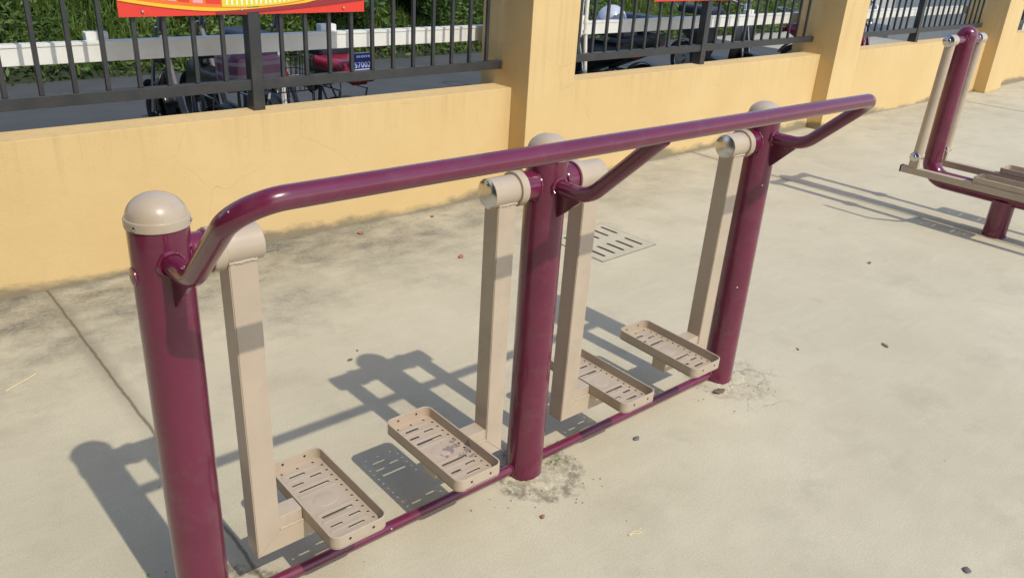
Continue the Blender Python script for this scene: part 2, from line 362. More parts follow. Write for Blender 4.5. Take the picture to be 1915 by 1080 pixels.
    def build(s, name, mats, parent=None, smooth=True, ang=38, xform=None, recalc=True):
        me = bpy.data.meshes.new(name)
        if recalc: bmesh.ops.recalc_face_normals(s.b, faces=list(s.b.faces))
        if xform: s.b.transform(xform)
        s.b.to_mesh(me); s.b.free()
        for m in (mats if isinstance(mats, (list, tuple)) else [mats]): me.materials.append(M[m] if isinstance(m, str) else m)
        if smooth:
            me.polygons.foreach_set('use_smooth', [True] * len(me.polygons)); me.set_sharp_from_angle(angle=radians(ang))
        o = bpy.data.objects.new(name, me); COL.objects.link(o)
        if smooth: md = o.modifiers.new('wn', 'WEIGHTED_NORMAL'); md.keep_sharp = True; md.weight = 90
        if parent: o.parent = parent
        return o
def tag(o, label=None, cat=None, group=None, kind=None):
    if label: o['label'] = label
    if cat: o['category'] = cat
    if group: o['group'] = group
    if kind: o['kind'] = kind
    return o
def empty(name, loc=(0, 0, 0), rz=0.0, **kw):
    o = bpy.data.objects.new(name, None); COL.objects.link(o); o.location = loc; o.rotation_euler = (0, 0, rz); o.empty_display_size = .1
    return tag(o, **kw)
def kids(o): return [c for c in bpy.data.objects if c.parent == o]
def copy_tree(o, parent=None):
    c = o.copy(); COL.objects.link(c); c.parent = parent
    for ch in kids(o): copy_tree(ch, c)
    return c
def rrect(x0, x1, y0, y1, r, n=6):
    out = []
    for cx, cy, a0 in ((x1 - r, y1 - r, 0), (x0 + r, y1 - r, 90), (x0 + r, y0 + r, 180), (x1 - r, y0 + r, 270)):
        for k in range(n + 1):
            a = radians(a0 + 90 * k / n); out.append((cx + r * cos(a), cy + r * sin(a)))
    return out
def WP(s, t, z=0.0):   # wall coordinates -> world
    e = Vector((cos(WA), sin(WA), 0)); n = Vector((-sin(WA), cos(WA), 0)); p = WO + e * s + n * t; p.z = z; return p

# ================================================================== SETTING
g = MB(); g.b = bmesh.new()
def sheet(name, poly, z, mat):
    bm = MB(); f = bm.b.faces.new([bm.b.verts.new((x, y, z)) for x, y in poly]); o = bm.build(name, mat, smooth=False); tag(o, kind='structure'); return o
sheet('ground', [(-400, -400), (400, -400), (400, 400), (-400, 400)], 0, 'concrete')
a, b_, c_, d_ = WP(-12, .17), WP(11.8, .17), WP(11.8, 4.85), WP(-12, 4.85)
sheet('road', [(a.x, a.y), (b_.x, b_.y), (c_.x, c_.y), (d_.x, d_.y)], .004, 'asphalt')
a, b_, c_, d_ = WP(11.8, .17), WP(60, .17), WP(60, 40), WP(11.8, 40)
sheet('pavement', [(a.x, a.y), (b_.x, b_.y), (c_.x, c_.y), (d_.x, d_.y)], .004, 'pale_paving')

# ---- low walls and pillars
BAYS = [(-.64, 2.868), (3.27, 6.674), (7.12, 10.80), (11.33, 15.0)]
PIL = [(-1.04, -.64), (2.868, 3.27), (6.674, 7.12), (10.80, 11.33), (15.0, 15.45)]
wl = ['low yellow stucco wall under the fence with the full red banner, nearest the camera', 'low yellow cracked stucco wall behind the middle of the purple exercise frame',
      'low yellow stucco wall behind the far exercise machine', 'low yellow stucco wall cut by the right edge of the photo']
for i, (s0, s1) in enumerate(BAYS):
    mb = MB(); L = s1 - s0
    mb.box(0, L, 0, .175, -.05, .667, .004, 2); o = mb.build('low_wall', 'stucco'); o.location = WP(s0, 0); o.rotation_euler.z = WA
    tag(o, wl[i], 'wall', 'low stucco walls of the boundary')
pl = ['yellow stucco pillar off the left end of the banner wall', 'yellow stucco pillar with shaded left face beside the white pipe, behind the middle post', 'yellow stucco pillar with shaded left face behind the far end of the handrail',
      'yellow stucco pillar with shaded left face right of the far exercise machine', 'yellow stucco pillar beyond the far wall']
for i, (s0, s1) in enumerate(PIL):
    mb = MB(); dp = .145
    mb.box(0, s1 - s0, -dp, .30, -.05, 2.25, .006, 2); mb.box(-.05, s1 - s0 + .05, -dp - .05, .35, 2.253, 2.36, .01)
    o = mb.build('pillar', 'stucco'); o.location = WP(s0, 0); o.rotation_euler.z = WA; tag(o, pl[i], 'pillar', 'stucco pillars of the boundary wall')

mb = MB(); mb.box(0, 1.50, 0, .175, -.05, .667, .004, 2); o = mb.build('low_wall', 'stucco'); o.location = WP(-2.54, 0); o.rotation_euler.z = WA
tag(o, 'short low yellow wall between the first pillar and the added grey building, left of the photo', 'wall', 'low stucco walls of the boundary')
bd = empty('blocker_building', (-2.62, -14, 0), 0, label='dark grey rendered building added out of view left of the exercise yard to block the low sky', cat='blocker_building')  # added unseen block: shuts off low sky, darkens left-facing sides
mb = MB(); mb.box(-9, 0, 0, 16.05, 0, 13.0, .02); mb.build('wall', 'render_grey', bd); mb = MB(); mb.box(-9.2, .25, -.2, 16.25, 13.003, 13.3, .02); mb.build('roof', 'render_grey', bd)
for zz in (.9, 3.8, 6.8, 9.8):
    for k in range(6):
        y0 = .9 + k * 2.55; mb = MB(); mb.box(.002, .05, y0, y0 + 1.5, zz, zz + 1.4, .01); wn_ = mb.build('window', 'panel', bd)
        mb = MB(); mb.box(.051, .056, y0 + .08, y0 + .71, zz + .08, zz + 1.32); mb.box(.051, .056, y0 + .79, y0 + 1.42, zz + .08, zz + 1.32); mb.build('pane', 'glass_dark', wn_)
# ---- fences
FZ0, FZ1, FT = .765, 1.78, .12
bars = {0: [.172 - .1345 * k for k in range(6, 0, -1)] + [.172, .308, .440, .573, .710, .841, .971, 1.109, 1.409, 1.541, 1.676, 1.808, 1.938, 2.073, 2.209, 2.347, 2.484, 2.618, 2.752],
        1: [3.42, 3.56, 3.698, 3.832, 3.971, 4.112, 4.255, 4.401, 4.533, 4.672, 4.82, 5.136, 5.264, 5.398, 5.544, 5.689, 5.822, 5.965, 6.105, 6.243, 6.38, 6.525],
        2: [7.19 + .146 * k for k in range(11)] + [9.10 + .146 * k for k in range(12)], 3: [11.4 + .146 * k for k in range(11)] + [13.2 + .146 * k for k in range(12)]}
posts = {0: 1.257, 1: 4.968, 2: 8.93, 3: 13.06}
fl = ['charcoal steel bar fence carrying the full red banner, nearest the camera', 'charcoal steel bar fence in front of the parked scooters, behind the white pipe pillar', 'charcoal steel bar fence above the far exercise machine', 'charcoal steel bar fence at the right edge of the photo']
for i, (s0, s1) in enumerate(BAYS):
    s1r = s1 - .004; fr = empty('bar_fence', WP(s0, FT, .667), WA, label=fl[i], cat='fence', group='bar fences on the low walls')
    z = -.667
    for zz in (FZ0, FZ1 - .05):
        mb = MB(); mb.box(.004, s1r - s0, -.022, .022, zz + z, zz + .05 + z, .002, 1); mb.build('rail', 'dark_metal', fr)
    p = posts[i] - s0; mb = MB(); mb.box(p - .031, p + .031, -.031, .031, -.004, FZ1 + .03 + z, .003, 1)
    mb.prism([(p - .028, .0), (p + .028, .0), (p + .028, .09), (p - .0, .09)], 'y', .034, .060); mb.build('post', 'dark_metal', fr)
    cut = BAYS[i][0] + .03
    for s in bars[i]:
        if s < cut or s > s1 - .03: continue
        mb = MB(); mb.box(-.0095, .0095, -.0095, .0095, FZ0 + .05 + z, FZ1 - .05 + z, .0012, 1, Matrix.Translation((s - s0, 0, 0))); mb.build('bar', 'dark_metal', fr)

# ---- banners: flat printed sheets tied to the fence
def banner(s0, s1, z0, z1, full):
    tilt = 0
    t = empty('banner', WP(s0, .092, z0), WA); W_ = s1 - s0; H_ = z1 - z0
    mb = MB(); mb.box(0, W_, -.001, .0006, 0, H_); mb.build('sheet', 'ban_red', t, smooth=False)
    def strip(name, top, bot, mat, off):
        m2 = MB(); n = len(top)
        A = [m2.b.verts.new((p[0], off, p[1])) for p in top]; B = [m2.b.verts.new((p[0], off, p[1])) for p in bot]
        for k in range(n - 1): m2.b.faces.new((A[k], A[k + 1], B[k + 1], B[k]))
        m2.build(name, mat, t, smooth=False)
    if full:
        xs = [W_ * k / 40 for k in range(41)]
        # sweeping edge between picture area and red border
        def sw(x): return .052 * ((x - .56) / .56) ** 2 * (1 if x < .56 else 1.7) + .018
        strip('picture_panel', [(x, H_ - .06) for x in xs], [(x, min(H_ - .07, sw(x) + .004)) for x in xs], 'ban_orange', -.0025)
        strip('yellow_swoosh', [(x, sw(x) + .012) for x in xs], [(x, sw(x) - .004 + .010 * abs(x / W_ - .3)) for x in xs], 'ban_yellow', -.0050)
        strip('maroon_swoosh', [(x, .008 + .055 * max(0, (x - .42)) ** 1.6 * 1.9 + .010) for x in xs[14:]], [(x, .004 + .055 * max(0, (x - .42)) ** 1.6 * 1.45) for x in xs[14:]], 'ban_dark', -.0062)
        rnd = random.Random(4)
        for x0, x1, mt in ((.03, .085, 'ban_pink'), (.10, .15, 'ban_pink'), (.155, .20, 'ban_cream'), (.215, .25, 'ban_pink'), (.26, .31, 'ban_red'), (.325, .37, 'ban_pink'), (.385, .455, 'ban_red'), (.46, 1.02, 'ban_lemon')):
            xq = [x0 + (x1 - x0) * k / 8 for k in range(9)]
            strip('printed_block', [(x, H_ - .10) for x in xq], [(x, sw(x) + .016 + (.012 if x0 < .4 else 0)) for x in xq], mt, -.0035)
        for k in range(22):
            x0 = .48 + k * .024; strip('printed_block', [(x0, H_ - .12), (x0 + .009, H_ - .12)], [(x0, sw(x0) + .025), (x0 + .009, sw(x0) + .025)], 'ban_cream', -.0044)
    else:
        for k in range(26):
            x0 = .03 + k * .046; strip('printed_block', [(x0, H_ - .1), (x0 + .018, H_ - .1)], [(x0, .02 + .012 * (k % 3)), (x0 + .02, .02)], ['ban_cream', 'ban_orange', 'ban_pink'][k % 3], -.0035)
    for x in (.10, .55, 1.1):
        m2 = MB(); m2.lathe([(0, 0), (.006, 0), (.005, -.003), (0, -.004)], (x, -.0065, .022), (0, 1, 0), 10); m2.build('fixing', 'chrome', t)
    return t
tag(banner(.646, 1.872, 1.121, 1.74, True), 'red and yellow printed banner tied to the nearest fence, lower edge with swooshes', 'banner')
tag(banner(4.28, 5.42, 1.142, 1.74, False), 'second red banner with pale print, on the fence in front of the scooters', 'banner')

# ---- white steel rail behind the fence
gr = empty('guard_rail', WP(-2, .40, 0), WA, label='long white steel channel rail running just behind the bar fences', cat='rail')
mb = MB(); mb.box(0, 22, -.03, .03, .895, .985, .004, 2); mb.box(0, 22, -.034, -.0302, .972, .9855, .001, 1); mb.build('beam', 'white_paint', gr)
for s in (.65, 1.86, 3.9, 6.1, 8.6, 12.5):
    x = s + 2; mb = MB(); mb.box(x - .05, x + .05, .033, .085, .91, 1.018, .006, 2); mb.build('bracket', 'white_paint', gr)
for s in (-.8, 3.07, 7.3, 11.3):
    x = s + 2; mb = MB(); mb.box(x - .03, x + .03, .034, .08, 0, .96, .004, 1); mb.build('leg', 'white_paint', gr)
pipe = MB(); pipe.tube(fillet([WP(3.93, .29, .004), WP(3.80, .27, .80), WP(3.78, .27, 1.0), WP(3.77, .27, 2.1)], [.3, .3], 5), .0135, 14)
for z in (.93, 1.0): pipe.lathe([(.014, -.012), (.018, -.012), (.018, .012), (.014, .012)], WP(3.782, .27, z), (0, 0, 1), 16)
tag(pipe.build('water_pipe', 'pvc'), 'cream plastic pipe standing behind the fence against the middle pillar', 'pipe')
pipe = MB(); pipe.tube([WP(3.735, .27, .90), WP(3.73, .27, 2.1)], .008, 10); tag(pipe.build('thin_pipe', 'pvc'), 'thin cream pipe beside the thicker plastic pipe at the middle pillar', 'pipe')

# ---- vegetation bank
def bank_h(t, s):
    return max(0, min(2.6, (t - 4.75) * .85)) + .12 * sin(s * 1.7) * min(1, max(0, t - 4.8)) 
mb = MB(); ns, ntt = 60, 14; grid = [[mb.b.verts.new(WP(-9 + 27 * i / ns, 4.78 + 5.5 * j / ntt, bank_h(4.78 + 5.5 * j / ntt, -9 + 27 * i / ns) - .02)) for j in range(ntt + 1)] for i in range(ns + 1)]
for i in range(ns):
    for j in range(ntt): mb.b.faces.new((grid[i][j], grid[i + 1][j], grid[i + 1][j + 1], grid[i][j + 1]))
tag(mb.build('hillside', 'soil'), kind='structure')
rnd = random.Random(11)
def blades(n, srange, trange, hmin, hmax, wid, mat, name, clump=.5):
    vs, fs = [], []
    for k in range(n):
        s = rnd.uniform(*srange); t = rnd.triangular(trange[0], trange[1], trange[0] + .3)
        if rnd.random() < clump: s = round(s / .35) * .35 + rnd.gauss(0, .06); t = round(t / .3) * .3 + rnd.gauss(0, .06)
        t = max(trange[0], t)
        h = rnd.uniform(hmin, hmax) * (.75 + .45 * sin(s * 2.3 + t * 1.7)); z = bank_h(t, s); p = WP(s, t, z)
        a = rnd.uniform(0, 2 * pi); l = rnd.uniform(.15, .75) * h; d = Vector((cos(a), sin(a), 0)); q = Vector((-sin(a), cos(a), 0)) * wid * rnd.uniform(.6, 1.3); i = len(vs)
        vs += [p - q, p + q, p + d * l * .3 + q * .8 + Vector((0, 0, h * .6)), p + d * l * .3 - q * .8 + Vector((0, 0, h * .6)), p + d * l + Vector((0, 0, h * rnd.uniform(.75, 1)))]
        fs += [(i, i + 1, i + 2, i + 3), (i + 3, i + 2, i + 4)]
    me = bpy.data.meshes.new(name); me.from_pydata([tuple(v) for v in vs], [], fs); me.materials.append(M[mat]); o = bpy.data.objects.new(name, me); COL.objects.link(o); return o
tag(blades(46000, (-4, 15), (4.80, 7.6), .10, .36, .0075, 'grass', 'grass_bank'), kind='stuff', label='tall green grass on the bank beyond the parking lane', cat='grass')
def cover(n):
    vs, fs = [], []
    for k in range(n):
        s = rnd.uniform(-4, 15); t = rnd.triangular(4.72, 7.4, 4.9); q = .5 + .5 * sin(s * 3.1 + 2 * sin(t * 2.3)); z = bank_h(t, s) + rnd.uniform(0, .10 + .22 * q)
        p = WP(s, t - rnd.uniform(0, .12) * q, z); u = Vector((rnd.gauss(0, 1), rnd.gauss(0, 1), rnd.gauss(0, .5))).normalized(); v = u.cross(Vector((rnd.gauss(0, 1), rnd.gauss(0, 1), rnd.gauss(0, 1)))).normalized(); L = rnd.uniform(.02, .055); i = len(vs)
        vs += [p - u * L, p + v * L * .38, p + u * L, p - v * L * .38]; fs.append((i, i + 1, i + 2, i + 3))
    me = bpy.data.meshes.new('ground_cover'); me.from_pydata([tuple(v) for v in vs], [], fs); me.materials.append(M['cover']); o = bpy.data.objects.new('ground_cover', me); COL.objects.link(o); return o
tag(cover(60000), 'mixed leafy weeds covering the bank beyond the parking lane', 'weeds', kind='stuff')
def shrub(s, t, rad, h, n, mat, label):
    c0 = WP(s, t, bank_h(t, s)); e = empty('shrub', c0, 0, label=label, cat='shrub', group='shrubs on the grass bank')
    tr = MB(); centers = []
    for k in range(9):
        a = rnd.uniform(0, 2 * pi); r = rnd.uniform(.15, .75) * rad; zc = rnd.uniform(.3, .95) * h; p = Vector((r * cos(a), r * sin(a), zc)); centers.append((p, rnd.uniform(.3, .55) * rad))
        tr.tube([(0, 0, 0), (p.x * .4, p.y * .4, zc * .55), tuple(p)], [.014, .009, .004], 6)
    tr.build('trunk', 'soil', e); vs, fs = [], []
    for k in range(n):
        c, cr = rnd.choice(centers); d = Vector((rnd.gauss(0, 1), rnd.gauss(0, 1), rnd.gauss(0, .8))).normalized() * cr * rnd.uniform(.5, 1.05); p = c + d
        if p.z < .02: p.z = .02
        u = Vector((rnd.gauss(0, 1), rnd.gauss(0, 1), rnd.gauss(0, .6))).normalized(); v = u.cross(Vector((rnd.gauss(0, 1), rnd.gauss(0, 1), rnd.gauss(0, 1)))).normalized(); L = rnd.uniform(.03, .06); i = len(vs)
        vs += [p - u * L, p + v * L * .45, p + u * L, p - v * L * .45]; fs.append((i, i + 1, i + 2, i + 3))
    me = bpy.data.meshes.new('crown'); me.from_pydata([tuple(v) for v in vs], [], fs); me.materials.append(M[mat]); o = bpy.data.objects.new('crown', me); COL.objects.link(o); o.parent = e
for a in ((.9, 5.15, .55, .85, 2600, 'shrub', 'dark leafy shrub at the far left behind the white rail'), (2.9, 5.3, .5, .8, 2200, 'shrub', 'dark leafy shrub seen just below the left end of the banner'),
          (4.6, 5.2, .75, 1.15, 3800, 'shrub', 'broad dark leafy shrub seen between the fence bars right of the banner'), (5.9, 5.2, .8, 1.2, 4200, 'shrub', 'dense dark leafy shrub against the left side of the middle pillar'),
          (8.0, 5.6, .6, .9, 2200, 'shrub', 'bushy shrub behind the helmet right of the white pipe'), (12.0, 5.6, .7, .9, 2200, 'shrub', 'small shrub behind the scooter with the chrome headlamp')):
    shrub(*a)

# ================================================================== DRAIN
hol = []
for cx in (-.105, .105):
    for k in range(5):
        yy = -.16 + .08 * k; L = .062
        hol.append(rrect(cx - .011 if False else cx - .0, 0, 0, 0, 0) if False else None)
hol = []
for row in (-.10, .10):
    for k in range(5):
        x = -.155 + .0775 * k + (.02 if row > 0 else 0); hol.append(rrect(x - .010, x + .010, row - .065, row + .065, .009, 4))
mb = MB(); mb.plate(rrect(-.22, .22, -.205, .205, .006, 2), hol, .0008, .0035); o = mb.build('drain_cover', 'drain'); o.location = (2.74, 1.305, 0); o.rotation_euler.z = radians(2)
tag(o, 'pale square drain cover with two rows of dark slots set in the concrete', 'drain cover')
mb = MB(); mb.box(-.19, .19, -.18, .18, .0002, .0006); pit_shade = mb.build('pit_shade', 'hole_shade', o, smooth=False)  # thin dark sheet painted as the shade below the slots
fr = MB()
for x0, x1, y0, y1 in ((-.225, -.2215, -.209, .209), (.2215, .225, -.209, .209), (-.221, .221, -.209, -.2065), (-.221, .221, .2065, .209)): fr.box(x0, x1, y0, y1, .0002, .0028)
fr.build('frame_gap', 'drain_gap', o, smooth=False)

# ================================================================== AIR WALKER
S = 1.01497; R = .057; ZA = .95
aw = empty('air_walker', (0, 0, 0), label='double purple and beige exercise walker with long handrail and four hanging foot trays', cat='exercise equipment')
def post(k):
    x = k * S; zb_ = (.957, .951, .968)[k]; mb = MB(); mb.tube([(x, 0, -.02), (x, 0, 1.025)], R, 48, caps=False)
    for sx in ((1,) if k == 0 else (-1, 1) if k == 1 else (-1,)): mb.ring((x + sx * .050, 0, ZA), (1, 0, 0), .0405, .0045, 40, 8, .35, k)
    if k == 0: mb.lathe([(0, -.0600), (.014, -.0600), (.019, -.0585), (.020, -.052)], (x, 0, .925), (1, 0, 0), 24); mb.ring((x - .0535, 0, .925), (1, 0, 0), .0195, .0024, 24, 6, .4, 3)
    zb_ = (.957, .951, .968)[k]; mb.ring((x, -.054, zb_), (0, 1, 0), .0235, .0055, 28, 8, .45, 9 + k)
    p = mb.build('post', 'purple', aw)
    d = MB(); prof = [(R + .0010, 1.0215), (R + .0028, 1.0215), (R + .0032, 1.0370), (R + .0016, 1.0395), (R - .0006, 1.0400)]
    for j in range(1, 15): a = pi / 2 * j / 14; prof.append(((R - .0012) * cos(a), 1.0400 + .0440 * sin(a)))
    d.lathe(prof, (x, 0, 0), seg=56); d.build('dome_cap', 'beige', p)
    r_ = MB()
    for a in (-150, -30, 90):
        c = Vector((cos(radians(a)), sin(radians(a)), 0)); r_.lathe([(.0042, 0), (.0042, .002), (.002, .0035), (0, .0035)], (x + c.x * (R + .0028), c.y * (R + .0028), 1.030), c, 10)
    r_.build('rivet', 'chrome', p)
    gs = MB(); gs.prism([(-.050, zb_ - .015), (-.145, zb_ - .012), (-.050, .862)], 'x', x - .004, x + .004); gs.build('gusset', 'purple', p)
    return p
for k in range(3): post(k)
RY, RZ, RR = -.385, 1.1694, .0205
p0 = [(0, -.045, .957), (0, -.155, .962), (0, RY, RZ), (2 * S, -.370, 1.1592), (2 * S, -.163, .971), (2 * S, -.045, .968)]
mb = MB(); mb.tube(fillet(p0, [.10, .085, .065, .11], 14), RR, 28); mb.build('handrail', 'purple', aw)
mb = MB(); mb.tube(fillet([(S, -.045, .951), (S, -.163, .954), (S, -.376, 1.156)], [.11], 14), .0203, 26); mb.build('handrail_brace', 'purple', aw)
mb = MB(); mb.tube([(R - .004, 0, .031), (S - R + .004, 0, .031)], .0155, 20); mb.tube([(S + R - .004, 0, .031), (2 * S - R + .004, 0, .031)], .0155, 20)
for x in (R + .001, S - R - .001, S + R + .001, 2 * S - R - .001): mb.ring((x, 0, .031), (1, 0, 0), .016, .003, 24, 6, .4, int(x * 10))
mb.build('base_bar', 'purple', aw)
def mk_tray():
    W_, L_, H_ = .0765, .1785, .034
    holes = []
    def slot(xc, yc, hw, hh=.0037): holes.append(rrect(xc - hw, xc + hw, yc - hh, yc + hh, .0026, 3))
    def dot(x, y, r=.0038): holes.append([(x + r * cos(2 * pi * k / 8), y + r * sin(2 * pi * k / 8)) for k in range(8)])
    for sg in (1, -1):
        slot(-.014 * sg, .128 * sg, .022); slot(.026 * sg, .102 * sg, .016); slot(-.030 * sg, .092 * sg, .016); slot(0, .060 * sg, .042, .0044)
        for x in (-.045, 0, .045): dot(x, .155 * sg)
    for sx in (-.060, .060):
        for k in range(-5, 6): dot(sx, k * .0262 + .0)
    f = MB(); f.plate(rrect(-W_, W_, -L_, L_, .024, 8), holes, -.0010, .003, 1)  # slot walls take the painted shade colour so the slots read dark
    # rim
    ou = rrect(-W_, W_, -L_, L_, .024, 8); inn = rrect(-W_ + .0045, W_ - .0045, -L_ + .0045, L_ - .0045, .0195, 8); n = len(ou)
    A = [[f.b.verts.new((p[0], p[1], z)) for p in q] for q, z in ((ou, .0012), (ou, H_ - .0008), ([((a[0] * .75 + b[0] * .25), (a[1] * .75 + b[1] * .25)) for a, b in zip(ou, inn)], H_), ([((a[0] * .25 + b[0] * .75), (a[1] * .25 + b[1] * .75)) for a, b in zip(ou, inn)], H_), (inn, H_ - .0008), (inn, .0032))]
    for P, Q in zip(A, A[1:]):
        for k in range(n): f.b.faces.new((P[k], P[(k + 1) % n], Q[(k + 1) % n], Q[k]))
    # pressed ribs and the oval pad
    for yy in (.142, .115, .076, .044, -.044, -.076, -.115, -.142): 
        f.prism([(yy - .006, .003), (yy, .0046), (yy + .006, .003)], 'x', -.050, .050)
    pad = [(0, .0062)]
    cv = f.b.verts.new((0, 0, .0044)); rg = [[f.b.verts.new((q * .034 * cos(2 * pi * k / 32), q * .026 * sin(2 * pi * k / 32), z)) for k in range(32)] for q, z in ((.7, .0043), (.93, .0040), (1.0, .0028))]
    for k in range(32):
        f.b.faces.new((cv, rg[0][k], rg[0][(k + 1) % 32]))
        for a, b in zip(rg, rg[1:]): f.b.faces.new((a[k], b[k], b[(k + 1) % 32], a[(k + 1) % 32]))
    f.mi = 1
    for sy in (-1, 1):
        for x in (-.032, .032): f.lathe([(.0036, 0), (.0036, .0006), (0, .0006)], (x, sy * L_, .019), (0, sy, 0), 10)
        for x in (-.032, .032): f.lathe([(.0036, 0), (.0036, .0006), (0, .0006)], (x, sy * (L_ - .0045), .019), (0, -sy, 0), 10)
    return f
def leg(x, sg, yaw_x, lean, worn=False):
    """sg=+1: the tray lies towards +x of the leg. Built about the axle, then swung."""
    X = Matrix.Translation((x, 0, ZA)) @ Matrix.Rotation(yaw_x, 4, 'X') @ Matrix.Rotation(lean, 4, 'Y')
    hw, hd = .0305, .029; zb, zt = .150 - ZA, .208 - ZA; xe = sg * (.1665 + .045)
    lg = MB()
    # mitred leg and foot tube as one welded piece: vertical tube, elbow, horizontal tube
    vt = bmesh.new()
    def quad(pts): return [vt.verts.new(p) for p in pts]
    r1 = quad([(-hw, -hd, -.030), (hw, -hd, -.030), (hw, hd, -.030), (-hw, hd, -.030)])
    inx, oux = sg * hw, -sg * hw
    def cs(zin, zout): return quad([((-hw), -hd, zin if -hw == inx else zout), (hw, -hd, zin if hw == inx else zout), (hw, hd, zin if hw == inx else zout), (-hw, hd, zin if -hw == inx else zout)])
    r2 = cs(zt, zb)
    for k in range(4): vt.faces.new((r1[k], r1[(k + 1) % 4], r2[(k + 1) % 4], r2[k]))
    vt.faces.new(r1[::-1])
    bmesh.ops.bevel(vt, geom=[e for e in vt.edges if abs((e.verts[0].co - e.verts[1].co).normalized().z) > .9], offset=.0022, segments=2, affect='EDGES')
    lg.merge(vt)
    ht = bmesh.new(); q1 = [ht.verts.new(p) for p in ((inx, -hd, zt), (oux, -hd, zb), (oux, hd, zb), (inx, hd, zt))]; q2 = [ht.verts.new(p) for p in ((xe, -hd, zt), (xe, -hd, zb), (xe, hd, zb), (xe, hd, zt))]
    for k in range(4): ht.faces.new((q1[k], q1[(k + 1) % 4], q2[(k + 1) % 4], q2[k]))
    ht.faces.new(q2)
    bmesh.ops.bevel(ht, geom=[e for e in ht.edges if abs((e.verts[0].co - e.verts[1].co).normalized().x) > .95], offset=.0022, segments=2, affect='EDGES'); lg.merge(ht)
    # weld seams
    lg.tube([(oux * .98, -hd - .0005, zb + .002), (inx, -hd - .0005, zt)], .0014, 6)
    tx = sg * .0915
    lg.box(min(inx, tx), max(inx, tx), -hd + .004, hd - .004, zt - .002, .243 - ZA, .003, 2)
    random.seed(3)
    wx = [inx + (tx - inx) * k / 9 for k in range(10)]; lg.tube([(q, -hd + .002, zt + .001 + random.uniform(-.001, .001)) for q in wx], .0032, 8)
    lg.tube([(inx + sg * .0005, -hd + .006, zt), (inx + sg * .0005, -hd + .006, .243 - ZA)], .0028, 8)
    n = 12; lg.tube([(-hw + 2 * hw * k / n, -hd + .0010, -.0285 + random.uniform(-.0018, .0018)) for k in range(n + 1)], [.0042 * random.uniform(.75, 1.2) for k in range(n + 1)], 8)
    o = lg.build('leg', 'beige', aw, xform=X)
    # bearing: towards the post on -sg side
    b = MB(); b.lathe([(0, -.0465), (.0385, -.0465), (.0395, -.0455), (.0395, .034), (.0385, .035), (.0395, .0365), (.0455, .0365), (.047, .038), (.047, .060), (.0455, .0615), (0, .0615)], (0, 0, 0), (-sg, 0, 0), 56); b.build('bearing', 'beige', o, xform=X)
    b = MB(); b.lathe([(.0385, -.0440), (.0382, -.0468), (.034, -.0485), (.02, -.0510), (0, -.0518)], (0, 0, 0), (-sg, 0, 0), 56); b.build('end_cap', 'chrome', o, xform=X)
    b = MB(); b.tube([(-sg * .0617, 0, 0), (-sg * (.157 - .052), 0, 0)], .0415, 48); b.lathe([(.0415, .0618), (.0445, .0618), (.0445, .066), (.0415, .066)], (0, 0, 0), (-sg, 0, 0), 48)
    b.build('axle_sleeve', 'purple', o, xform=X)
    tr = mk_tray(); tro = tr.build('foot_tray', ['tray_worn' if worn else 'beige_worn', 'hole_shade'], o, ang=30)
    tro.matrix_local = X @ Matrix.Translation((sg * .1690, 0, .2115 - ZA)); 
    if worn: tro['label'] = 'foot tray with a scuffed dark patch in its middle'
    return o
leg(.1485, 1, .002, -.010); leg(S - .157, -1, 0.0, 0.0, True); leg(S + .157, 1, 0.004, .004); leg(2 * S - .157, -1, .014 / .74, 0.0)

# ================================================================== SKI WALKER (far machine)
XC = 4.955; sw = empty('ski_walker', (XC, 0, 0), label='purple elliptical step machine with two swinging beige foot beams at the right edge', cat='exercise equipment')
mb = MB(); mb.tube(fillet([(0, .535, 1.12), (0, .535, .255), (0, -1.0, .250)], [.115], 14), .055, 40)
prof = [(.055, 1.12)] + [(.055 * cos(pi / 2 * j / 8) + .0015, 1.135 + .052 * sin(pi / 2 * j / 8)) for j in range(8)] + [(0, 1.188)]
mb.lathe([(.0555, 1.115)] + prof[1:], (0, .535, 0), seg=40); mb.build('frame_tube', 'purple', sw)
mb = MB(); mb.tube([(.0, .06, -.01), (.0, .06, .225)], .066, 40); mb.lathe([(.066, .002), (.075, .002), (.07, .008)], (0, .06, 0), seg=36); mb.build('base_post', 'purple', sw)
mb = MB(); mb.tube([(-.165, .535, 1.107), (.165, .535, 1.107)], .028, 28); mb.ring((-.052, .535, 1.107), (1, 0, 0), .03, .005, 28, 8, .3); mb.build('crossbar', 'purple', sw)
mb = MB(); mb.tube([(0, -.14, .25), (0, -.14, .80)], .026, 20); mb.tube(fillet([(0, -.14, .74), (-.25, -.11, .75), (-.375, -.05, .86), (-.375, -.05, 1.22)], [.08, .08], 8), .013, 14); mb.build('handle_bar', 'purple', sw)
